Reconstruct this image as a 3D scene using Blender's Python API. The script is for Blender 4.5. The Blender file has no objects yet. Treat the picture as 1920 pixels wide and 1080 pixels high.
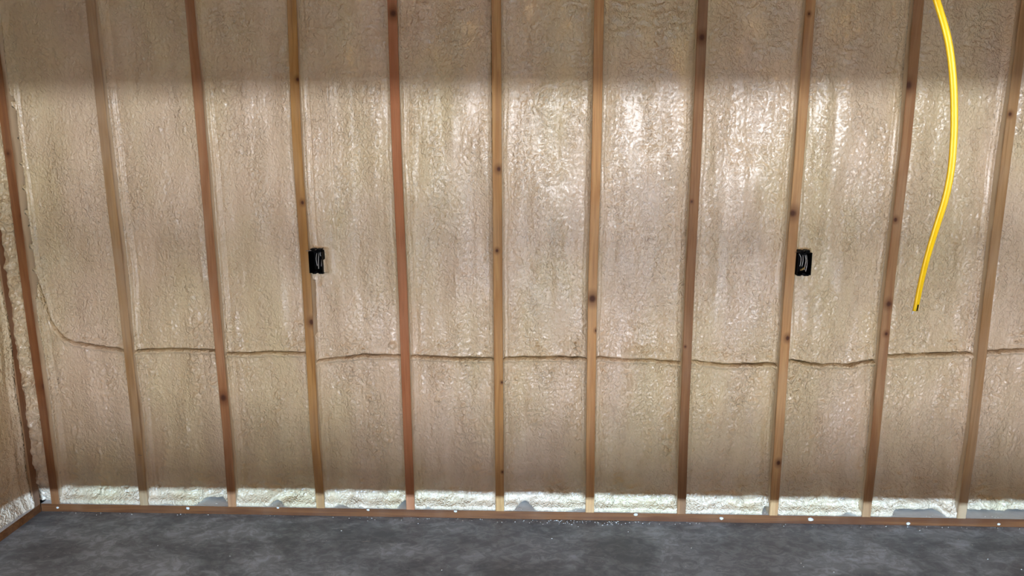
import bpy, bmesh, math
import numpy as np
from mathutils import Matrix, Vector

C = bpy.context.scene.collection
scene = bpy.context.scene

# ------------------------------------------------------------------ camera
FPX = 1375.38
CAM = Vector((0.18012, -3.02849, 1.66381))
YAW, PITCH, ROLL = -0.038777, -0.196844, -0.0030925
cam_d = bpy.data.cameras.new('camera'); cam = bpy.data.objects.new('camera', cam_d); C.objects.link(cam)
cam_d.sensor_width = 36; cam_d.lens = FPX / 1920 * 36; cam_d.clip_start = 0.02; cam_d.clip_end = 100
cy, sy, cp, sp, cr, sr = (math.cos(YAW), math.sin(YAW), math.cos(PITCH), math.sin(PITCH), math.cos(ROLL), math.sin(ROLL))
fwd = Vector((sy * cp, cy * cp, sp)); rt = Vector((cy, -sy, 0)); up = rt.cross(fwd)
rgt, upp = cr * rt + sr * up, -sr * rt + cr * up
cam.matrix_world = Matrix(((rgt.x, upp.x, -fwd.x, CAM.x), (rgt.y, upp.y, -fwd.y, CAM.y), (rgt.z, upp.z, -fwd.z, CAM.z), (0, 0, 0, 1)))
scene.camera = cam

def at(px, py, Y=0.0):
    """reading of the photograph: the point of the plane y = Y seen at a pixel"""
    d = rgt * ((px - 960) / FPX) - upp * ((py - 540) / FPX) + fwd
    t = (Y - CAM.y) / d.y
    return CAM + d * t

# ------------------------------------------------------------------ world, lights, exposure
wd = bpy.data.worlds.new('world'); scene.world = wd; wd.use_nodes = True
bg = wd.node_tree.nodes['Background']; bg.inputs[0].default_value = (0.55, 0.65, 0.8, 1); bg.inputs[1].default_value = 0.02
scene.view_settings.view_transform = 'Standard'; scene.view_settings.look = 'None'
scene.view_settings.gamma = 1; scene.view_settings.use_curve_mapping = False
scene.view_settings.exposure = 0.08

def strip(x, y, z, sx, sz, watts, col):
    l = bpy.data.lights.new('daylight_stand_in', 'AREA'); l.shape = 'RECTANGLE'; l.size = sx; l.size_y = sz
    l.energy = watts; l.color = col
    o = bpy.data.objects.new('daylight_stand_in', l); C.objects.link(o); o.location = (x, y, z); o.rotation_euler = (math.radians(90), 0, 0)
    return o
# thin strips added behind the camera to throw the light bands on the wall
for x, w, sx_ in ((-1.3, 185, 2.4), (2.1, 245, 2.2), (5.0, 210, 3.0)):
    strip(x, -9.0, 1.95, sx_, 0.042, w, (0.98, 1.0, 1.07))
for x, w in ((-0.6, 142), (2.2, 165), (4.6, 120)):
    strip(x, -8.5, 0.80, 1.6, 0.12, w, (1.0, 1.0, 1.08))
for x, w in ((-0.6, 480), (0.7, 390), (2.0, 270), (3.3, 210)):
    strip(x, -9.0, 0.70, 1.25, 0.008, w, (0.60, 0.88, 1.28))
# unseen warm fill added under the ceiling for the dark zones
for x, y, w in ((-0.4, -3.1, 20), (1.9, -3.1, 24)):
    l = bpy.data.lights.new('warm_fill', 'POINT'); l.energy = w; l.color = (1.0, 0.60, 0.22); l.shadow_soft_size = 0.12
    o = bpy.data.objects.new('warm_fill', l); C.objects.link(o); o.location = (x, y, 2.62)

# ------------------------------------------------------------------ helpers
def srgb(r, g, b):
    f = lambda c: (c / 255 / 12.92) if c / 255 <= 0.04045 else ((c / 255 + 0.055) / 1.055) ** 2.4
    return (f(r), f(g), f(b), 1)

def link(name, me, mats, parent=None):
    o = bpy.data.objects.new(name, me); C.objects.link(o)
    for m in (mats if isinstance(mats, (list, tuple)) else [mats]): me.materials.append(m)
    if parent: o.parent = parent
    return o

def tag(o, label=None, cat=None, kind=None, group=None):
    if label: o['label'] = label
    if cat: o['category'] = cat
    if kind: o['kind'] = kind
    if group: o['group'] = group
    return o

def mesh_from(name, V, F, smooth=True):
    """V (n,3), F (m,4) arrays"""
    me = bpy.data.meshes.new(name)
    V = np.asarray(V, np.float32); F = np.asarray(F, np.int32)
    me.vertices.add(len(V)); me.vertices.foreach_set('co', V.ravel())
    me.loops.add(F.size); me.loops.foreach_set('vertex_index', F.ravel())
    me.polygons.add(len(F)); k = F.shape[1]
    me.polygons.foreach_set('loop_start', np.arange(0, F.size, k, dtype=np.int32))
    me.polygons.foreach_set('use_smooth', np.full(len(F), smooth))
    me.update(calc_edges=True)
    return me

def add_box(bm, x0, x1, y0, y1, z0, z1, mi=0):
    vs = [bm.verts.new((x, y, z)) for x in (x0, x1) for y in (y0, y1) for z in (z0, z1)]
    fs = []
    for idx in ((0, 1, 3, 2), (4, 6, 7, 5), (0, 4, 5, 1), (2, 3, 7, 6), (0, 2, 6, 4), (1, 5, 7, 3)):
        f = bm.faces.new([vs[i] for i in idx]); f.material_index = mi; fs.append(f)
    return vs, fs

def bm_mesh(bm, name, bevel=0.0, smooth=False):
    if bevel:
        bmesh.ops.bevel(bm, geom=list(bm.edges), offset=bevel, segments=2, affect='EDGES', clamp_overlap=True)
    bmesh.ops.recalc_face_normals(bm, faces=bm.faces)
    me = bpy.data.meshes.new(name); bm.to_mesh(me); bm.free()
    if smooth:
        for p in me.polygons: p.use_smooth = True
    return me

def tube(pts, r, n=8, cap=True):
    bm = bmesh.new(); rings = []
    pts = [Vector(p) for p in pts]
    for i, p in enumerate(pts):
        t = (pts[min(i + 1, len(pts) - 1)] - pts[max(i - 1, 0)]).normalized()
        a = t.cross(Vector((0, 1, 0.01))).normalized(); b = t.cross(a)
        rings.append([bm.verts.new(p + r * (math.cos(2 * math.pi * k / n) * a + math.sin(2 * math.pi * k / n) * b)) for k in range(n)])
    for A, B in zip(rings, rings[1:]):
        for k in range(n): bm.faces.new((A[k], A[(k + 1) % n], B[(k + 1) % n], B[k]))
    if cap: bm.faces.new(rings[0]); bm.faces.new(rings[-1])
    return bm

# gradient noise on arrays ------------------------------------------------
def perlin(x, y, seed=0):
    xi = np.floor(x).astype(np.int64); yi = np.floor(y).astype(np.int64); xf = x - xi; yf = y - yi
    def g(ix, iy):
        h = (ix * 374761393 + iy * 668265263 + seed * 1442695041) & 0xFFFFFFFF
        h = ((h ^ (h >> 13)) * 1274126177) & 0xFFFFFFFF
        h = h ^ (h >> 16)
        return (h & 0xFFFF) * (2 * math.pi / 65536)
    def d(ix, iy, fx, fy):
        a = g(ix, iy); return np.cos(a) * fx + np.sin(a) * fy
    u = xf * xf * xf * (xf * (xf * 6 - 15) + 10); v = yf * yf * yf * (yf * (yf * 6 - 15) + 10)
    a = d(xi, yi, xf, yf); b = d(xi + 1, yi, xf - 1, yf); c = d(xi, yi + 1, xf, yf - 1); e = d(xi + 1, yi + 1, xf - 1, yf - 1)
    return ((a + (b - a) * u) * (1 - v) + (c + (e - c) * u) * v) * 1.5
def sstep(a, b, x):
    t = np.clip((x - a) / (b - a), 0, 1); return t * t * (3 - 2 * t)

# ------------------------------------------------------------------ materials
def newmat(name):
    m = bpy.data.materials.new(name); m.use_nodes = True
    nt = m.node_tree; b = nt.nodes['Principled BSDF']
    return m, nt, b
def N(nt, t, **kw):
    n = nt.nodes.new(t)
    for k, v in kw.items():
        if k.startswith('i_'): n.inputs[k[2:].replace('_', ' ')].default_value = v
        else: setattr(n, k, v)
    return n
def noise(nt, vec, scale, detail=3, rough=0.5, dist=0.0):
    n = N(nt, 'ShaderNodeTexNoise'); n.inputs['Scale'].default_value = scale; n.inputs['Detail'].default_value = detail
    n.inputs['Roughness'].default_value = rough; n.inputs['Distortion'].default_value = dist
    nt.links.new(vec, n.inputs['Vector']); return n.outputs['Fac']
def mapping(nt, src, scale, loc=(0, 0, 0)):
    m = N(nt, 'ShaderNodeMapping'); m.inputs['Scale'].default_value = scale; m.inputs['Location'].default_value = loc
    nt.links.new(src, m.inputs['Vector']); return m.outputs[0]
def mix(nt, f, a, b):
    m = N(nt, 'ShaderNodeMix', data_type='RGBA')
    for sock, v in ((m.inputs[0], f), (m.inputs[6], a), (m.inputs[7], b)):
        if isinstance(v, (int, float, tuple)): sock.default_value = v
        else: nt.links.new(v, sock)
    return m.outputs[2]
def ramp(nt, f, a, b, lo=0.0, hi=1.0):
    m = N(nt, 'ShaderNodeMapRange', interpolation_type='SMOOTHSTEP')
    m.inputs['From Min'].default_value = a; m.inputs['From Max'].default_value = b
    m.inputs['To Min'].default_value = lo; m.inputs['To Max'].default_value = hi
    nt.links.new(f, m.inputs['Value']); return m.outputs[0]
def math_(nt, op, a, b=None):
    m = N(nt, 'ShaderNodeMath', operation=op)
    for sock, v in ((m.inputs[0], a), (m.inputs[1], b)):
        if v is None: continue
        if isinstance(v, (int, float)): sock.default_value = v
        else: nt.links.new(v, sock)
    return m.outputs[0]
def bump(nt, b, h, strength, dist):
    n = N(nt, 'ShaderNodeBump'); n.inputs['Strength'].default_value = strength; n.inputs['Distance'].default_value = dist
    nt.links.new(h, n.inputs['Height']); nt.links.new(n.outputs[0], b.inputs['Normal'])

FOAM = srgb(216, 200, 170)
def foam_mat():
    m, nt, b = newmat('spray_foam')
    o = N(nt, 'ShaderNodeTexCoord').outputs['Object']
    big = noise(nt, mapping(nt, o, (1, 1, 0.45)), 2.6, 3)
    col = mix(nt, ramp(nt, big, 0.35, 0.65), srgb(236, 214, 185), srgb(230, 212, 170))
    med = noise(nt, mapping(nt, o, (1, 1, 0.25)), 14, 4)
    col = mix(nt, ramp(nt, med, 0.35, 0.7, 0, 0.45), col, srgb(210, 186, 150))
    nt.links.new(ramp(nt, med, 0.3, 0.7, 0.30, 0.42), b.inputs['Roughness'])
    nt.links.new(col, b.inputs['Base Color'])
    b.inputs['Coat Weight'].default_value = 0.75; b.inputs['Coat Roughness'].default_value = 0.205
    worm = noise(nt, mapping(nt, o, (1, 1, 0.8)), 84, 0.0, 0.5, 1.2)
    cell = noise(nt, mapping(nt, o, (1, 1, 0.75), (3, 1, 2)), 40, 1, 0.5, 1.2)
    msk = ramp(nt, noise(nt, mapping(nt, o, (1, 1, 0.3), (5, 2, 1)), 11, 3), 0.40, 0.60, 0.50, 1.0)
    msk2 = ramp(nt, noise(nt, mapping(nt, o, (1, 1, 0.5), (9, 2, 4)), 7, 2), 0.45, 0.65, 0.0, 1.0)
    f2 = noise(nt, o, 330, 2)
    h = math_(nt, 'MULTIPLY', math_(nt, 'MULTIPLY', worm, 1.25), msk)
    h = math_(nt, 'ADD', h, math_(nt, 'MULTIPLY', math_(nt, 'MULTIPLY', cell, 1.4), msk2))
    h = math_(nt, 'ADD', h, math_(nt, 'MULTIPLY', f2, 0.025))
    bump(nt, b, h, 1.0, 0.0075)
    return m
M_FOAM = foam_mat()

def wood_mat(name, c1, c2, knots=(), haze=0.25, ax=(1, 1, 0.035)):
    """c1 base, c2 grain; knots = ((x, z, r), ...) on the front face"""
    c1 = (c1[0] * 1.03, c1[1] * 1.02, c1[2] * .84, 1); c2 = (c2[0] * 1.03, c2[1] * 1.02, c2[2] * .84, 1)
    m, nt, b = newmat(name)
    o = N(nt, 'ShaderNodeTexCoord').outputs['Object']
    sep = N(nt, 'ShaderNodeSeparateXYZ'); nt.links.new(o, sep.inputs[0])
    wv = o
    g = noise(nt, mapping(nt, wv, ax), 190, 4, 0.6, 0.4)
    g2 = noise(nt, mapping(nt, wv, tuple(v * 1.4 if v < .5 else v for v in ax)), 45, 3, 0.5, 0.8)
    col = mix(nt, ramp(nt, g2, 0.35, 0.66), c1, c2)
    dk = tuple(v * 0.62 for v in c2[:3]) + (1,)
    col = mix(nt, ramp(nt, g, 0.5, 0.75, 0, 0.55), col, dk)
    bl = noise(nt, mapping(nt, o, (1, 1, 0.3)), 9, 3)
    col = mix(nt, ramp(nt, bl, 0.4, 0.75, 0, haze), col, srgb(196, 176, 150))
    for (kx, kz, kr) in knots:
        dx = math_(nt, 'SUBTRACT', sep.outputs[0], kx); dz = math_(nt, 'MULTIPLY', math_(nt, 'SUBTRACT', sep.outputs[2], kz), 0.8)
        d = math_(nt, 'SQRT', math_(nt, 'ADD', math_(nt, 'MULTIPLY', dx, dx), math_(nt, 'MULTIPLY', dz, dz)))
        d = math_(nt, 'ADD', d, math_(nt, 'MULTIPLY', math_(nt, 'SUBTRACT', g2, 0.5), kr * 0.8))
        col = mix(nt, ramp(nt, d, kr * 0.7, kr * 2.6, 0.6, 0), col, srgb(104, 60, 30))
        col = mix(nt, ramp(nt, d, kr * 0.35, kr * 1.05, 0.92, 0), col, srgb(74, 38, 20))
    nt.links.new(col, b.inputs['Base Color']); b.inputs['Roughness'].default_value = 0.62
    b.inputs['Specular IOR Level'].default_value = 0.3
    bump(nt, b, g, 0.25, 0.001)
    return m

def overspray_mat():
    m, nt, b = newmat('oversprayed_wood')
    o = N(nt, 'ShaderNodeTexCoord').outputs['Object']
    n = noise(nt, mapping(nt, o, (1, 1, 0.35)), 16, 4)
    sep = N(nt, 'ShaderNodeSeparateXYZ'); nt.links.new(o, sep.inputs[0])
    dep = math_(nt, 'ADD', math_(nt, 'MULTIPLY', sep.outputs[1], 36.0), math_(nt, 'MULTIPLY', math_(nt, 'SUBTRACT', n, 0.5), 1.6))
    col = mix(nt, ramp(nt, dep, -0.1, 0.75), srgb(170, 138, 104), srgb(226, 208, 178))
    nt.links.new(col, b.inputs['Base Color']); b.inputs['Roughness'].default_value = 0.6
    bump(nt, b, noise(nt, o, 160, 3), 0.4, 0.002)
    return m
M_OVER = overspray_mat()

def concrete_mat():
    m, nt, b = newmat('floor_concrete')
    o = N(nt, 'ShaderNodeTexCoord').outputs['Object']
    sw = noise(nt, mapping(nt, o, (1, 1.5, 1)), 2.2, 5, 0.6, 1.2)
    col = mix(nt, ramp(nt, sw, 0.34, 0.68), srgb(124, 137, 147), srgb(198, 214, 226))
    cl = noise(nt, mapping(nt, o, (0.7, 1.6, 1), (3, 1, 0)), 7, 4, 0.6, 2.0)
    col = mix(nt, ramp(nt, cl, 0.56, 0.78, 0, 0.55), col, srgb(205, 220, 236))
    col = mix(nt, ramp(nt, noise(nt, o, 1.3, 3, 0.5), 0.45, 0.7, 0, 0.5), col, srgb(112, 114, 118))
    sc = noise(nt, mapping(nt, o, (0.35, 2.4, 1), (1, 7, 0)), 26, 3, 0.5, 1.5)
    col = mix(nt, ramp(nt, sc, 0.68, 0.76, 0, 0.7), col, srgb(200, 202, 204))
    mo = noise(nt, mapping(nt, o, (1, 1.4, 1), (4, 4, 0)), 17, 5, 0.7, 1.0)
    col = mix(nt, ramp(nt, mo, 0.42, 0.62, 0.45, 0), col, srgb(84, 92, 102))
    mo2 = noise(nt, mapping(nt, o, (0.8, 1.8, 1), (8, 2, 0)), 12, 5, 0.75, 2.5)
    col = mix(nt, ramp(nt, mo2, 0.60, 0.74, 0, 0.6), col, srgb(206, 216, 226))
    sp_ = N(nt, 'ShaderNodeTexVoronoi'); sp_.inputs['Scale'].default_value = 55; nt.links.new(o, sp_.inputs['Vector'])
    msk = math_(nt, 'MULTIPLY', ramp(nt, sp_.outputs['Distance'], 0.05, 0.11, 1, 0), ramp(nt, noise(nt, o, 6, 2), 0.56, 0.62))
    col = mix(nt, msk, col, srgb(215, 212, 205))
    nt.links.new(col, b.inputs['Base Color'])
    nt.links.new(ramp(nt, sw, 0.3, 0.7, 0.42, 0.6), b.inputs['Roughness'])
    bump(nt, b, noise(nt, o, 60, 4), 0.12, 0.002)
    return m

def plain(name, col, rough=0.5, spec=0.5, metal=0.0, var=0.15):
    m, nt, b = newmat(name)
    o = N(nt, 'ShaderNodeTexCoord').outputs['Object']
    dk = tuple(v * (1 - var) for v in col[:3]) + (1,)
    nt.links.new(mix(nt, noise(nt, o, 30, 3), col, dk), b.inputs['Base Color'])
    b.inputs['Roughness'].default_value = rough; b.inputs['Specular IOR Level'].default_value = spec; b.inputs['Metallic'].default_value = metal
    return m

M_CONC = concrete_mat()
M_PLATE = wood_mat('treated_lumber', srgb(124, 78, 44), srgb(98, 58, 32), haze=0.05, ax=(.035, 1, 1))
M_DUST = plain('plate_dust', srgb(236, 238, 242), 0.8, 0.2, var=0.25)
M_SHEATH = plain('sheathing', srgb(70, 48, 30), 0.8, 0.2)
M_BLACK = plain('black_plastic', srgb(4, 4, 5), 0.5, 0.08)
M_WIREW = plain('white_wire', srgb(225, 225, 222), 0.4)
M_WIREC = plain('bare_copper', srgb(190, 160, 100), 0.35, 0.5, 0.6)
M_YEL = plain('yellow_sheath', srgb(252, 208, 4), 0.33, 0.5, var=0.05)
M_CRUMB = plain('foam_crumb', srgb(235, 230, 215), 0.7)
M_STEEL = plain('steel', srgb(120, 110, 100), 0.4, 0.5, 0.8)
M_BLOCK = plain('blocker_paint', srgb(96, 80, 60), 0.6)
M_CEIL = plain('ceiling_board', srgb(140, 108, 76), 0.8)

# ------------------------------------------------------------------ structure
S = 0.4064
XL, XR, ZC, YD = -2.1097, 4.9, 2.75, -6.5
def slab(name, *b, m=None, label=None):
    bm = bmesh.new(); add_box(bm, *b); o = link(name, bm_mesh(bm, name), m); tag(o, label, None, 'structure'); return o

floor_ = slab('floor', XL - 0.3, XR + 0.2, YD - 3.2, 0.3, -0.12, 0.0, m=M_CONC, label='smooth mottled grey concrete floor slab')
slab('ceiling', XL - 0.3, XR + 0.2, YD, 0.3, ZC, ZC + 0.1, m=M_CEIL, label='board ceiling above the studs')
slab('wall_right', XR, XR + 0.12, YD, 0.3, 0.0, ZC, m=M_FOAM, label='foam covered side wall at the far right')
# wall behind the camera: unseen boards added, with slots that cut the light
wf = bpy.data.objects.new('wall_front', None); C.objects.link(wf); tag(wf, 'unseen wall behind the viewer, slotted to shape the light', None, 'structure')
def fpart(name, *b):
    bm = bmesh.new(); add_box(bm, *b); return link(name, bm_mesh(bm, name), M_BLOCK, wf)
DX0, DX1 = -1.05, 2.85
fpart('side_blocker', XL - 0.3, DX0, YD - 0.02, YD, 0, ZC); fpart('side_blocker', DX1, XR + 0.1, YD - 0.02, YD, 0, ZC)  # placed to dim both ends of the light bands
fpart('light_blocker', DX0, DX1, YD - 0.02, YD, 0.536, 0.701)
fpart('light_blocker', DX0, -0.72, YD - 0.02, YD, 0.0, 0.536)  # blocker added to dim the low light band at the left
fpart('light_blocker', DX0, DX1, YD - 0.02, YD, 0.862, 1.30)
fpart('top_blocker', DX0, DX1, YD - 0.02, YD, 1.9265, ZC)  # lower edge set to cut off the upper light band
fpart('outer_blocker', DX0 - 2, DX1 + 2, YD - 2.12, YD - 2.10, 0.686, 0.92)  # unseen blocker added to keep the low strips out of the upper slots
fpart('outer_blocker', DX0 - 2, DX1 + 2, YD - 2.02, YD - 2.00, 1.10, 1.910)  # unseen blocker added to fade the upper band downwards

wb_bm = bmesh.new(); add_box(wb_bm, XL - 0.16, XR, 0.14, 0.16, 0, ZC)
wall_back = tag(link('wall_back', bm_mesh(wb_bm, 'wall_back'), M_SHEATH), 'framed back wall of wooden studs packed with cream spray foam', None, 'structure')
wl_bm = bmesh.new(); add_box(wl_bm, XL - 0.16, XL - 0.14, YD, 0.14, 0, ZC)
wall_left = tag(link('wall_left', bm_mesh(wl_bm, 'wall_left'), M_SHEATH), 'framed side wall at the left, filled with cream spray foam', None, 'structure')

# ---- back wall studs: centre-line offsets read at several heights
ROW = (0.038, 0.09, 0.4, 1.05, 1.65, 2.2, 2.71)
OFF = {1: (-.0077, -.0077, -.0076, -.0105, -.0062, -.004, -.004), 2: (.001, .001, .0032, .0053, .0010, .005, .006),
       3: (.0033, .0033, .0074, .0027, .0051, .0025, .002), 4: (.0039, .0039, -.004, .0008, -.0065, .0065, .007),
       5: (.0076, .0076, .0057, .0055, -.0018, .0003, 0), 6: (.0048, .0048, .004, .003, .0032, .0043, .004),
       7: (.001, .001, -.002, -.0055, .0004, -.0007, 0), 8: (.0004, .0004, -.0039, -.0075, -.0044, -.0054, -.005),
       9: (-.001, -.001, -.0016, -.0056, -.0012, -.0006, 0), 10: (-.004, -.004, .001, -.0018, .0085, .0019, .001),
       11: (-.0005, -.0005, .005, -.004, -.0034, -.002, 0)}
def soff(i, z):
    t = OFF.get(i)
    return float(np.interp(z, ROW, t)) if t else 0.0
def sx(i, z): return (i - 6) * S + soff(i, z)

def stud_mesh(i, z0=0.038, z1=2.71, W=0.038, D=0.14):
    bm = bmesh.new(); n = 22; rings = []
    b = 0.002
    for k in range(n + 1):
        z = z0 + (z1 - z0) * k / n; c = sx(i, z)
        prof = ((-W / 2 + b, 0), (W / 2 - b, 0), (W / 2, b), (W / 2, D), (-W / 2, D), (-W / 2, b))
        rings.append([bm.verts.new((c + x, y, z)) for x, y in prof])
    for A, B in zip(rings, rings[1:]):
        for k in range(6):
            f = bm.faces.new((A[k], A[(k + 1) % 6], B[(k + 1) % 6], B[k])); f.material_index = 0 if k in (0, 1, 5) else 1
    bm.faces.new(rings[0]); bm.faces.new(rings[-1])
    return bm_mesh(bm, 'stud')

STUDS = {  # base, grain, haze, knots in photo pixels (x, y, radius px), label
    1: ((150, 100, 64), (128, 80, 48), 0.12, ((15, 288, 4), (40, 405, 3), (84, 725, 9)), 'reddish brown stud'),
    2: ((182, 148, 110), (160, 124, 86), 0.5, (), 'stud hazed with tan overspray'),
    3: ((178, 130, 96), (156, 106, 74), 0.35, ((398, 326, 2.5), (419, 746, 8)), 'reddish stud'),
    4: ((190, 146, 92), (164, 118, 68), 0.25, ((558, 149, 4), (567, 380, 4), (584, 604, 6)), 'golden stud with dark knots'),
    5: ((182, 120, 86), (170, 108, 74), 0.12, ((737, 25, 7),), 'salmon red stud'),
    6: ((200, 156, 108), (174, 126, 80), 0.2, ((935, 317, 5), (932, 470, 3.5), (941, 717, 2.5), (942, 885, 2.5)), 'golden tan stud'),
    7: ((214, 168, 122), (192, 142, 98), 0.25, ((1111, 560, 8), (1118, 620, 3)), 'pale orange stud'),
    8: ((158, 116, 84), (136, 96, 66), 0.2, ((1316, 70, 7), (1297, 378, 2.5), (1285, 650, 2)), 'dark brown stud'),
    9: ((204, 162, 120), (184, 138, 98), 0.25, ((1487, 400, 8), (1477, 634, 5), (1460, 868, 5), (1517, 26, 3)), 'light tan stud'),
    10: ((174, 134, 100), (156, 112, 80), 0.2, ((1703, 160, 8), (1679, 412, 4), (1667, 570, 6), (1662, 626, 4)), 'brown stud'),
    11: ((184, 148, 112), (164, 126, 90), 0.35, ((1894, 214, 4),), None),
}
for i in range(0, 18):
    if i == 0: continue
    d = STUDS.get(i, ((170, 122, 84), (150, 100, 64), .2, (), None))
    kn = [(at(a, b_).x, at(a, b_).z, r * 0.0021) for a, b_, r in d[3]]
    m = wood_mat('stud_wood_%02d' % i, srgb(*d[0]), srgb(*d[1]), kn, d[2])
    o = link('stud', stud_mesh(i), [m, M_OVER], wall_back)
    if d[4]: o['label'] = d[4]
# plates
def plate(name, b, parent, topmat=1):
    bm = bmesh.new(); vs, fs = add_box(bm, *b)
    bmesh.ops.bevel(bm, geom=list(bm.edges), offset=0.0015, segments=1, affect='EDGES')
    bm.normal_update()
    for f in bm.faces: f.material_index = topmat if f.normal.z > 0.9 else 0
    return link(name, bm_mesh(bm, name), [M_PLATE, M_DUST], parent)
bplate = plate('bottom_plate', (XL, XR, 0.0, 0.14, 0.0, 0.038), wall_back); bplate['label'] = 'dark red-brown treated bottom plate'
plate('top_plate', (XL, XR, 0.0, 0.14, 2.71, 2.75), wall_back, 0)
rng = np.random.RandomState(5)
for px, py, r in ((352, 953, 3), (521, 952, 2), (690, 956, 2.4), (854, 959, 2.4), (1192, 965, 3), (1353, 972, 3), (1520, 974, 4), (1703, 982, 3), (1873, 983, 2.5), (108, 952, 2.2)):
    p = at(px, py, -0.001); bm = bmesh.new(); bmesh.ops.create_icosphere(bm, subdivisions=2, radius=r * 0.0022)
    for v in bm.verts: v.co = Vector((v.co.x * (1.2 + .4 * rng.rand()), v.co.y * 0.5, v.co.z)) * (0.75 + 0.5 * rng.rand()); v.co += Vector((p.x, -0.0005, p.z))
    link('foam_dab', bm_mesh(bm, 'foam_dab', smooth=True), M_CRUMB, bplate)
# metal staple on the second stud
p = at(263, 853)
link('staple', bm_mesh(tube([(p.x - .008, .001, p.z), (p.x - .008, -.003, p.z + .001), (p.x + .008, -.003, p.z - .001), (p.x + .008, .001, p.z - .001)], .0012, 6), 'staple'), M_STEEL, wall_back)

# ------------------------------------------------------------------ foam
def field_mesh(name, U, Z, H, to_world, back):
    """height field U,Z,H (rows, cols) -> closed slab"""
    ny, nx = U.shape
    V = to_world(U, Z, H).reshape(-1, 3)
    idx = np.arange(ny * nx).reshape(ny, nx)
    F = np.stack([idx[:-1, :-1], idx[:-1, 1:], idx[1:, 1:], idx[1:, :-1]], -1).reshape(-1, 4)
    border = np.concatenate([idx[0, :], idx[1:, -1], idx[-1, -2::-1], idx[-2:0:-1, 0]])
    bu = U.ravel()[border]; bz = Z.ravel()[border]
    VB = to_world(bu, bz, np.full(len(bu), back))
    nb = len(border); k = np.arange(nb); base = ny * nx
    FS = np.stack([border[k], base + k, base + (k + 1) % nb, border[(k + 1) % nb]], -1)
    return mesh_from(name, np.concatenate([V, VB]), np.concatenate([F, FS]))

SEAM = {  # (x, z) of the joint between the two lifts, per bay left of stud i
    1: ((-2.05, 1.2), (-2.020, 1.10), (-1.998, 0.99), (-1.974, 0.883), (-1.95, .845), (-1.922, 0.815), (-1.88, .797), (-1.829, 0.787), (-1.674, 0.763), (-1.6, 0.76)),
    2: ((-1.62, 0.764), (-1.577, 0.764), (-1.42, .768), (-1.263, 0.764)), 3: ((-1.2, .757), (-1.1, .751), (-1.02, 0.758), (-0.846, 0.755)),
    4: ((-0.80, .723), (-.764, .727), (-0.692, 0.737), (-0.6, .748), (-0.444, 0.747)), 5: ((-0.373, 0.745), (-.2, .738), (-0.029, 0.735)),
    6: ((0.03, 0.739), (.2, .744), (0.378, 0.741)), 7: ((0.442, 0.746), (.55, .737), (.65, .738), (0.742, 0.727)),
    8: ((0.83, .736), (0.872, 0.730), (0.983, 0.715), (1.187, 0.724)), 9: ((1.24, .742), (1.265, 0.739), (1.369, 0.721), (1.43, .722), (1.504, 0.722), (1.603, 0.744)),
    10: ((1.668, 0.762), (1.72, .768), (1.9, .776), (2.001, 0.778)), 11: ((2.082, 0.785), (2.231, 0.797), (2.4, .79))}
# width of the open crack (m) along each seam, as fractions of the bay
CRACK = {1: ((0, .003), (.12, .002), (.3, .003), (.6, .006), (1, .003)), 2: ((0, .0005), (.3, .002), (1, .0015)), 3: ((0, .001), (.4, .002), (.7, .004), (1, .003)),
         4: ((0, 0), (.3, 0), (.36, .004), (.75, .004), (.85, .001), (1, .001)), 5: ((0, .004), (.5, .005), (1, .004)),
         6: ((0, .004), (.5, .004), (.85, .005), (1, .002)), 7: ((0, .001), (.1, .003), (.25, .001), (.6, 0), (.9, .002), (1, .0)), 8: ((0, .001), (.15, .003), (.5, .003), (.7, .005), (1, .006)),
         9: ((0, .001), (.1, .005), (.4, .003), (.45, 0), (.7, 0), (.75, .005), (1, .005)), 10: ((0, .003), (.2, .004), (.4, .001), (.6, .006), (1, .003)), 11: ((0, .003), (.3, .006), (1, .003))}
PITS = [(115, 22, 10, .3), (126, 24, 6, .3), (394, 20, 4, 1.5), (408, 26, 5, 0), (395, 47, 5, 1.2), (436, 42, 5, .8), (582, 82, 6, -.4), (1237, 62, 4, 0), (1458, 66, 7, -.4),
        (1668, 135, 4, 0), (236, 912, 5, 0), (218, 922, 6, -.3), (526, 900, 7, -.6), (538, 905, 4, 0), (457, 872, 5, 1.3), (700, 857, 4, 1), (1300, 845, 6, 1.3),
        (1448, 36, 8, -.1), (1484, 38, 8, -.3), (1866, 86, 8, -.5), (1885, 28, 6, -.3), (600, 530, 6, 1.2), (619, 780, 5, 1.5), (1165, 940, 3, 0), (1260, 940, 5, .9), (613, 665, 7, -.8)]
PITW = [(at(a, b_, .045).x, at(a, b_, .045).z, r * .0021, ang) for a, b_, r, ang in PITS]

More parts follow.
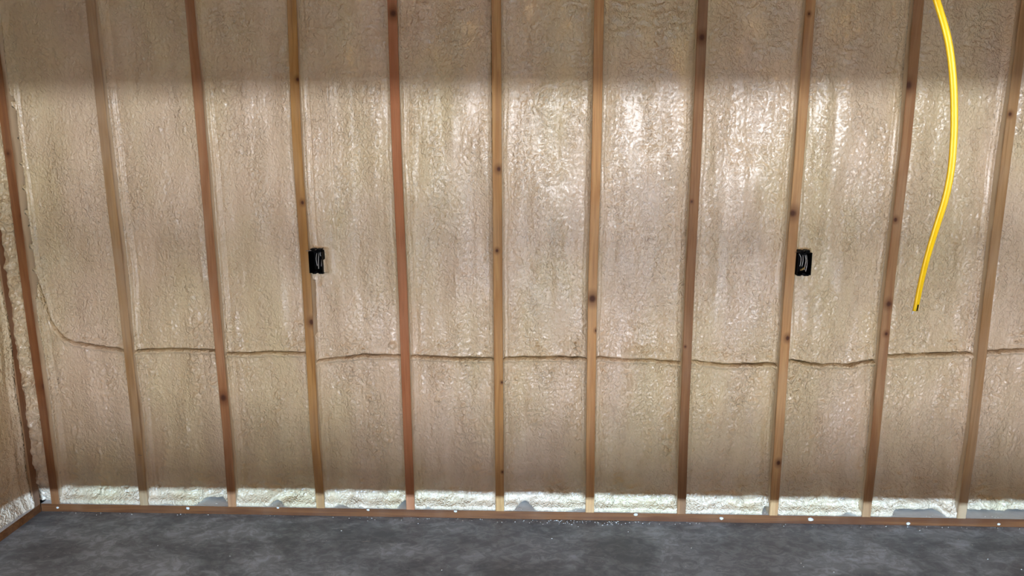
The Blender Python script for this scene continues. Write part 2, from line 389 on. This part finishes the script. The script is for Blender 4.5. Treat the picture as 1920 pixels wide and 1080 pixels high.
def relief(X, Zz, x0, x1, seed, lower, dz_seam, fine=True):
    h = 0.010 * perlin(X / .22, Zz / .35, seed) + 0.004 * perlin(X / .07, Zz / .3, seed + 1)
    dl, dr = X - x0, x1 - X; de = np.minimum(dl, dr)
    wl = 0.026 + 0.008 * perlin(Zz / .25, Zz * 0, seed + 2); wr = 0.022 + 0.008 * perlin(Zz / .25, Zz * 0 + 5, seed + 2)
    inner = sstep(.4, 1.0, dl / wl) * sstep(.4, 1.0, dr / wr)
    # cove up to the studs, with a sharp little crease where it starts
    h += 0.022 * np.exp(-dl / .0065) + 0.018 * np.exp(-dr / .0065)
    h -= 0.0022 * np.exp(-((dl - wl) / .004) ** 2) + 0.0022 * np.exp(-((dr - wr) / .004) ** 2)
    h += 0.0034 * np.exp(-((dl - wl + .009) / .005) ** 2) + 0.0026 * np.exp(-((dr - wr + .009) / .005) ** 2)
    # vertical passes of the gun
    h += 0.0016 * perlin(X / .050, Zz / .9, seed + 3) * inner
    # warped wormy bubbles
    wx = X + 0.007 * perlin(X / .03, Zz / .04, seed + 4); wz = Zz + 0.007 * perlin(X / .03, Zz / .04, seed + 5)
    mask = sstep(-.25, .35, perlin(X / .075, Zz / .42, seed + 6))
    m2 = sstep(-.1, .5, perlin(X / .06, Zz / .25, seed + 7))
    sab = lambda q: np.sqrt(q * q + .05) - .2
    w1 = sab(perlin(wx / .0135, wz / .019, seed + 8)); w2 = perlin(wx / .011, wz / .012, seed + 9)
    h += inner * (0.0028 * mask + .0006) * (w1 * 1.5 + w2 * .30)
    kb = (0.0090 if lower else 0.0032)
    h += inner * kb * (m2 * .9 + .1) * (sab(perlin(wx / .028, wz / .033, seed + 10)) * 1.8 + .5 * w2 * .4)
    # rope beads beside some studs
    for side, dd, sd in ((0, dl, 20), (1, dr, 21)):
        on = sstep(.05, .3, perlin(Zz / .5, Zz * 0 + side * 9, seed + sd))
        h += on * 0.0035 * np.exp(-((dd - .045) / .010) ** 2) * (1 + .9 * perlin(X / .015, Zz / .020, seed + sd + 2))
    # folds at the top and above the bottom plate
    for zc, sgn, amp in ((1.82, 1, .0052), (0.34, -1, .0062)):
        f = sstep(0, .22, sgn * (Zz - zc)) * sstep(-.3, .3, perlin(X / .13, Zz / .16, seed + 12)) * inner
        fx = X + .03 * perlin(X / .07, Zz / .09, seed + 13); fz = Zz + .022 * perlin(X / .06, Zz / .08, seed + 14)
        r = 1 - 2.2 * np.abs(perlin(fx / .075, fz / .024, seed + 15)); r = np.maximum(r, -.4)
        h += f * amp * r
        h += f * amp * .5 * (1 - 2 * sab(perlin(fx / .032, fz / .013, seed + 16)))
    if dz_seam is not None:
        d = dz_seam
        if lower:
            h += .0095 * np.exp(-((d - .011) / .008) ** 2) - .024 * np.exp(-d / .0016)
        else:
            lum = sstep(-.1, .4, perlin(X / .09, Zz / .12, seed + 17))
            h += .0030 * np.exp(-(d / .020) ** 2) - .024 * np.exp(-d / .0016)
            h += inner * lum * .0065 * np.exp(-((d - .04) / .035) ** 2) * (np.abs(w1) * 2 + perlin(wx / .03, wz / .016, seed + 18))
    return h

def ss_shift(bay, X, Zz, h):
    if bay == 4:      # smooth strip over the cable that runs down to the left box
        e = 1 - sstep(-.700 + .006, -.700 + .014, X + .004 * np.sin(Zz * 9)); m_ = e * sstep(1.21, 1.25, Zz) * sstep(-.775, -.765, X)
        h += .007 * m_
    if bay == 2:      # torn patch near the third stud
        c = at(368, 606, .045); g = np.exp(-(((X - c.x) / .04) ** 2 + ((Zz - c.z) / .04) ** 2))
        h += g * (.008 + .010 * perlin(X / .016, Zz / .05, 91))
        lx, lz = (X - (c.x - .02)), (Zz - (c.z - .03)); h -= .012 * np.exp(-((lz - lx * .8) / .0035) ** 2) * np.exp(-((lx - .02) / .03) ** 2)
    if bay == 3:
        c = at(560, 622, .045); rr = np.hypot((X - c.x) / .030, (Zz - c.z) / .045) + .25 * perlin(X / .02, Zz / .02, 7)
        h += .004 * sstep(1.1, .8, rr) - .006 * np.exp(-((rr - 1.05) / .10) ** 2)
    if bay == 4:      # bubble near the red stud
        c = at(736, 648, .045); h += .012 * sstep(1, .3, np.hypot(X - c.x, Zz - c.z) / .022)
    if bay == 7:      # lump with a peak above the joint
        c = at(1190, 660, .045); r1 = np.abs((X - c.x)) / .06; h += .016 * np.maximum(0, 1 - r1) * np.exp(-((Zz - c.z) / .025) ** 2)
    return h

SP = 0.0034
def foam_bay(i, x0f, x1f, parent, spacing, seamed=True, lowtop=None):
    xa, xb = x0f(1.2), x1f(1.2); nx = int((xb - xa) / spacing) + 1
    u = np.linspace(0, 1, nx)
    xs = xa + u * (xb - xa)
    sm = SEAM.get(i)
    zs = np.interp(xs, [a for a, _ in sm], [b_ for _, b_ in sm]) if sm else np.full(nx, .75)
    zs = zs + .0022 * perlin(xs / .03, xs * 0 + .3, 40 + i) + .001 * perlin(xs / .009, xs * 0 + .3, 60 + i)
    cr_ = CRACK.get(i, ((0, .003), (1, .003))); gap = np.interp(u, [a for a, _ in cr_], [b_ for _, b_ in cr_]) * (.8 + .5 * perlin(xs / .04, xs * 0 + .7, 80 + i))
    gap = np.maximum(gap, 0.0)
    hump = sstep(.12, .5, perlin(xs / .16 + i * 3.3, xs * 0 + .5, 100 + i))
    zb = .039 + .019 * hump + .002 * perlin(xs / .02, xs * 0, 5)
    for lower in (True, False):
        lo = zb if lower else zs + gap / 2; hi = zs - gap / 2 if lower else np.full(nx, 2.708)
        ny = int((float(np.mean(hi - lo))) / spacing)
        v = np.linspace(0, 1, ny)
        # denser rows next to the joint
        e = (1 - (1 - v) ** 2) if lower else v ** 2
        v = .35 * v + .65 * e
        Zz = lo[None, :] + v[:, None] * (hi - lo)[None, :]
        x0 = np.array([x0f(z) for z in np.linspace(0, 2.75, 60)]); x1 = np.array([x1f(z) for z in np.linspace(0, 2.75, 60)])
        zz = np.linspace(0, 2.75, 60); X0 = np.interp(Zz, zz, x0); X1 = np.interp(Zz, zz, x1)
        X = X0 + u[None, :] * (X1 - X0)
        if lower: slope = np.gradient(zs, xs); d = (zs[None, :] - gap[None, :] / 2 - Zz) / np.sqrt(1 + slope ** 2)[None, :]
        else: slope = np.gradient(zs, xs); d = (Zz - zs[None, :] - gap[None, :] / 2) / np.sqrt(1 + slope ** 2)[None, :]
        h = relief(X, Zz, X0, X1, 100 * i, lower, d)
        h = ss_shift(i, X, Zz, h)
        if lower:
            db = Zz - zb[None, :]
            h += .012 * np.exp(-((db - .022) / .024) ** 2) + .010 * sstep(.10, 0, db) * perlin(X / .07, Zz / .03, 300 + i) - .010 * hump[None, :] * np.exp(-db / .005)
            h += .006 * sstep(.12, .05, db) * (1 - 2 * np.abs(perlin((X + .03 * perlin(X / .08, Zz / .05, 7)) / .09, Zz / .016 + perlin(X / .1, Zz / .1, 9), 400 + i)))
            h += .046 * sstep(.035, 0, db) * (1 - hump)[None, :]
        for px_, pz_, pr, pa in PITW:
            if xa - .01 < px_ < xb + .01:
                ca, sa = math.cos(pa), math.sin(pa); a = (X - px_) * ca + (Zz - pz_) * sa; b_ = -(X - px_) * sa + (Zz - pz_) * ca
                h -= .016 * np.exp(-(a / (pr * .8)) ** 2 - (b_ / .0032) ** 2)
        for eb, es, za, zb_ in ((1, 0, 1.0, 1.86), (4, 0, .84, 1.09), (5, 1, 1.62, 2.16), (9, 1, .05, .11), (3, 1, .77, .82), (7, 0, .35, .45)):
            if eb == i:
                de_ = (X - X0) if es == 0 else (X1 - X)
                h = h - .05 * np.exp(-(de_ / .0045) ** 4) * sstep(za, za + .02, Zz) * sstep(zb_, zb_ - .02, Zz) * sstep(-.35, -.1, perlin(Zz / .05, Zz * 0, 55 + i))
        h = np.minimum(h, .044)
        for bx, bz in ((-.7935, 1.1215), (1.2375, 1.1205)):
            ddx = np.maximum(np.maximum(bx - X, X - bx - .057), 0); ddz = np.maximum(np.maximum(bz - Zz, Zz - bz - .093), 0)
            h = np.minimum(h + (.046 if bx < 0 else .030) * np.exp(-np.hypot(ddx, ddz * 1.8) / .007), .045)
            h = np.where((X > bx - .001) & (X < bx + .057) & (Zz > bz) & (Zz < bz + .093), -.035, h)
        tw = lambda U, Zq, Hq: np.stack([U, .050 - Hq, Zq], -1)
        me = field_mesh('foam_panel', X, Zz, h, tw, -.089)
        o = link('foam_panel', me, M_FOAM, parent)
        if i <= 11: o['label'] = 'lower lift of cream spray foam' if lower else 'upper lift of cream spray foam'
for i in range(1, 17):
    f0 = lambda z, i=i: sx(i, z) + .0188
    f1 = lambda z, i=i: sx(i + 1, z) - .0188
    foam_bay(i, f0, f1, wall_back, SP if i <= 11 else .012)

# lumpy foam rope in the corner
zz = np.linspace(.045, 2.7, 700); uu = np.linspace(0, 1, 26)
Zc, Uc = np.meshgrid(zz, uu, indexing='ij')
x1c = np.array([sx(1, z) - .0188 for z in zz])[:, None]; x0c = XL - .02
Xc = x0c + Uc * (x1c - x0c)
cen = .5 + .18 * perlin(Zc / .09, Zc * 0, 3)
hc = .034 * np.sqrt(np.clip(1 - ((Uc - cen) / (.52 + .1 * perlin(Zc / .05, Zc * 0, 8))) ** 2, 0.0, 1)) * sstep(.0, .25, Zc) + .012 * perlin(Zc / .045, Uc * .8, 11) + .010 * np.abs(perlin(Uc * 2.2 + 1.5 * perlin(Zc / .1, Zc * 0, 6), Zc / .04, 12)) + .004 * perlin(Uc * 5, Zc / .016, 13)
me = field_mesh('corner_foam', Xc, Zc, hc, lambda U, Zq, Hq: np.stack([U, .022 - Hq, Zq], -1), -.1)
link('corner_foam', me, M_FOAM, wall_back)['label'] = 'lumpy rope of foam in the corner'

# ---- left wall: studs, plate, foam
m_l = wood_mat('left_stud_wood', srgb(150, 108, 82), srgb(128, 84, 60), (), .35)
ys = [-.002 - .038] + [-.05 - S * k for k in range(1, 16)]
for k, y in enumerate(ys):
    bm = bmesh.new(); vs, fs = add_box(bm, XL - .14, XL, y, y + .038, .038, 2.71); bm.normal_update()
    for f in fs: f.material_index = 0 if abs(f.normal.x) > .5 else 1
    link('stud', bm_mesh(bm, 'stud'), [m_l, M_OVER], wall_left)
plate('bottom_plate', (XL - .14, XL, YD, 0.0, 0, .038), wall_left)
plate('top_plate', (XL - .14, XL, YD, 0.0, 2.71, 2.75), wall_left, 0)
for k in range(15):
    ya, yb = ys[k + 1] + .038, ys[k]; s_ = .004 if k == 0 else .03
    U, Zz = np.meshgrid(np.linspace(ya, yb, int((yb - ya) / s_) + 2), np.linspace(.039, 2.708, int(2.67 / s_)), indexing='xy')
    h = relief(U, Zz, ya, yb, 5000 + 100 * k, False, None)
    h = h * 1.2 + .010 * sstep(.06, 0, Zz - .039)
    me = field_mesh('foam_panel', U, Zz, np.minimum(h, .03), lambda A, B, H: np.stack([XL - .028 + H, A, B], -1), -.11)
    me.flip_normals()
    link('foam_panel', me, M_FOAM, wall_left)

# ------------------------------------------------------------------ outlet boxes
def outlet_box(label, x0, z0, wires, extra=None, seed=0):
    t = bpy.data.objects.new('outlet_box', None); C.objects.link(t); t.location = (x0 + .0285, 0.0, z0)
    tag(t, label, 'electrical box', group='black outlet boxes nailed to the studs')
    W, Hh, D, th, yf = .057, .093, .072, .0022, -.011
    bm = bmesh.new()
    X0, X1, Z0, Z1 = -W / 2, W / 2, 0, Hh
    add_box(bm, X0, X0 + th, yf, yf + D, Z0, Z1); add_box(bm, X1 - th, X1, yf, yf + D, Z0, Z1)
    add_box(bm, X0, X1, yf, yf + D, Z0, Z0 + th); add_box(bm, X0, X1, yf, yf + D, Z1 - th, Z1)
    add_box(bm, X0, X1, yf + D - th, yf + D, Z0, Z1)
    # screw bosses at the mouth
    add_box(bm, -.006, .006, yf + .001, yf + .02, Z0 + th, Z0 + .008); add_box(bm, -.006, .006, yf + .001, yf + .02, Z1 - .008, Z1 - th)
    link('box_shell', bm_mesh(bm, 'box_shell'), M_BLACK, t)
    bm = bmesh.new()          # nail brackets standing proud of the top and bottom
    for a, b_ in ((-.022, -.004), (.004, .022)): add_box(bm, a, b_, yf + .010, yf + .045, Z1, Z1 + .009)
    add_box(bm, -.026, .026, yf + .018, yf + .034, Z1 + .004, Z1 + .008)
    link('nail_bracket', bm_mesh(bm, 'nail_bracket', .0006), M_BLACK, t)
    bm = bmesh.new()
    for a, b_ in ((-.020, -.006), (.006, .026)): add_box(bm, a, b_, yf + .014, yf + .04, -.006, 0)
    link('nail_bracket', bm_mesh(bm, 'nail_bracket', .0006), M_BLACK, t)
    link('nail', bm_mesh(tube([(-.040, yf + .006, Z1 + .0015), (-.005, yf + .014, Z1 + .004), (.03, yf + .030, Z1 + .012)], .0013, 6), 'nail'), M_STEEL, t)
    for w in wires:
        pts = [(px_, yf + py_, pz_) for px_, py_, pz_ in w]
        # smooth the polyline
        P = []
        for q in range(len(pts) - 1):
            for s_ in range(5):
                tt = s_ / 5; P.append(Vector(pts[q]).lerp(Vector(pts[q + 1]), tt))
        P.append(Vector(pts[-1]))
        for _ in range(3): P = [P[0]] + [(P[j - 1] + P[j] * 2 + P[j + 1]) / 4 for j in range(1, len(P) - 1)] + [P[-1]]
        link('wire', bm_mesh(tube(P, .00125, 8), 'wire', smooth=True), M_WIREW, t)
    if extra:
        bm = tube([(-.012, yf + .012, .020), (-.004, yf + .008, .023), (.004, yf + .008, .031)], .0040, 8)
        link('wire_end', bm_mesh(bm, 'wire_end', smooth=True), M_WIREC, t)['label'] = 'yellowish bare wire end'
    return t
outlet_box('black plastic outlet box on the golden knotty stud, left of the two, white wires inside', -.7935, 1.1215,
           [[(-.001, .03, .082), (.000, .008, .060), (.004, .010, .030)], [(.009, .03, .085), (.0105, .008, .060), (.0095, .008, .018)],
            [(.024, .03, .085), (.025, .009, .062), (.021, .010, .028)], [(.016, .028, .090), (.0185, .012, .078), (.016, .025, .070)]])
outlet_box('black plastic outlet box on the light tan stud near the hanging cable, yellowish wire inside', 1.2375, 1.1205,
           [[(-.018, .02, .087), (-.0125, .008, .072), (-.013, .008, .050), (-.015, .010, .036)], [(-.002, .02, .082), (-.004, .008, .055), (-.007, .010, .036)],
            [(.006, .02, .082), (.008, .008, .060), (.005, .008, .040), (.006, .012, .020)], [(.012, .02, .082), (.0115, .010, .065)], [(.017, .02, .062), (.013, .008, .040), (.010, .010, .014)]], extra=True)

# ------------------------------------------------------------------ hanging yellow cable
CY = -1.85
cpx = [(1716, 583), (1729, 520), (1742, 470), (1757.5, 420), (1773, 370), (1783, 320), (1787.5, 270), (1789, 225), (1787, 150), (1777.5, 75), (1756, 0)]
base = [at(a, b_, CY) for a, b_ in cpx]
base += [Vector((.735, CY, 1.945)), Vector((.69, CY, 2.05)), Vector((.63, CY, 2.2)), Vector((.575, CY, 2.4)), Vector((.55, CY, 2.6)), Vector((.545, CY, ZC))]
def catmull(P, n=6):
    out = []
    for i in range(len(P) - 1):
        p0, p1, p2, p3 = P[max(i - 1, 0)], P[i], P[i + 1], P[min(i + 2, len(P) - 1)]
        for s_ in range(n):
            t = s_ / n
            out.append(.5 * ((2 * p1) + (p2 - p0) * t + (2 * p0 - 5 * p1 + 4 * p2 - p3) * t * t + (3 * p1 - p0 - 3 * p2 + p3) * t ** 3))
    return out + [P[-1]]
path = catmull(base)
cable = bpy.data.objects.new('electrical_cable', None); C.objects.link(cable); cable.location = base[0]
tag(cable, 'bright yellow flat electrical cable hanging down in front of the right part of the wall', 'cable')
bm = bmesh.new(); rings = []; NP = 28
hw0, ht = .0054, .0027
def section(k):
    a = 2 * math.pi * k / NP; c_, s_ = math.cos(a), math.sin(a)
    x = hw0 * (abs(c_) ** .75) * (1 if c_ > 0 else -1); yv = ht * (abs(s_) ** .7) * (1 if s_ > 0 else -1)
    yv *= 1 - .30 * math.exp(-(x / (hw0 * .34)) ** 2)
    return x, yv
for i, pnt in enumerate(path):
    t = (path[min(i + 1, len(path) - 1)] - path[max(i - 1, 0)]).normalized()
    side = Vector((0, 1, 0)).cross(t).normalized(); tw = .5 * math.exp(-(i / 18) ** 2) + .35 * sstep(50, 70, np.array(float(i)))
    nrm = t.cross(side); a_ = side * math.cos(tw) + nrm * math.sin(tw); b2 = -side * math.sin(tw) + nrm * math.cos(tw)
    rings.append([bm.verts.new(pnt - base[0] + a_ * section(k)[0] + b2 * section(k)[1]) for k in range(NP)])
for A, B in zip(rings, rings[1:]):
    for k in range(NP): bm.faces.new((A[k], A[(k + 1) % NP], B[(k + 1) % NP], B[k]))
bm.faces.new(rings[-1])
t0 = (path[1] - path[0]).normalized()
inn = [bm.verts.new(v.co * .86) for v in rings[0]]; inn2 = [bm.verts.new(v.co + t0 * .012) for v in inn]
for k in range(NP):
    bm.faces.new((rings[0][k], inn[k], inn[(k + 1) % NP], rings[0][(k + 1) % NP])); bm.faces.new((inn[k], inn2[k], inn2[(k + 1) % NP], inn[(k + 1) % NP]))
link('sheath', bm_mesh(bm, 'sheath', smooth=True), M_YEL, cable)
sd = (rings and Vector((0, 1, 0)).cross(t0).normalized())
link('wire', bm_mesh(tube([sd * -.0034 + t0 * .01, sd * -.0034 - t0 * .0015, sd * -.0038 - t0 * .0055], .0011, 8), 'wire'), M_WIREW, cable)['label'] = 'white wire end'
link('wire', bm_mesh(tube([sd * .0014 + t0 * .011, sd * .0014 + t0 * .0004], .0022, 8), 'wire'), M_BLACK, cable)['label'] = 'black wire end'
p = at(1784, 76, CY) - base[0]; bm = bmesh.new(); bmesh.ops.create_icosphere(bm, subdivisions=2, radius=.0016)
for v in bm.verts: v.co += p
link('foam_speck', bm_mesh(bm, 'foam_speck', smooth=True), M_CRUMB, cable)

# ------------------------------------------------------------------ foam crumbs swept to the foot of the wall
bm = bmesh.new(); rng = np.random.RandomState(11)
def crumb(x, y, z, r):
    q = bmesh.ops.create_icosphere(bm, subdivisions=1, radius=r); a = rng.rand(3) * .8 + .6
    for v in q['verts']: v.co = Vector((v.co.x * a[0] * 1.2 + x, v.co.y * a[1] + y, max(v.co.z * a[2] * .7 + z, .0002)))
for k in range(150):      # along the plate
    x = rng.uniform(XL + .03, 2.7); crumb(x, -abs(rng.normal(0, .012)) - .005, .0012, rng.uniform(.0007, .0022))
for k in range(90):       # the thick patch left of the dark stud
    crumb(rng.normal(.42, .17), -abs(rng.normal(0, .020)) - .005, .0012, rng.uniform(.0008, .0026))
for k in range(70):
    crumb(rng.uniform(-1.9, 2.7), rng.uniform(-.75, -.02), .001, rng.uniform(.0008, .0024))
cr_o = link('foam_crumbs', bm_mesh(bm, 'foam_crumbs'), M_CRUMB)
tag(cr_o, 'tiny white foam crumbs strewn on the floor along the bottom plate', 'debris', 'stuff')
bm = bmesh.new()
for k in range(260):      # on top of the plate
    x = rng.uniform(XL + .1, 2.6); crumb(x, rng.uniform(.002, .03), .0385, rng.uniform(.0007, .0020))
tag(link('foam_crumbs', bm_mesh(bm, 'foam_crumbs'), M_CRUMB, bplate), None, None, 'stuff')
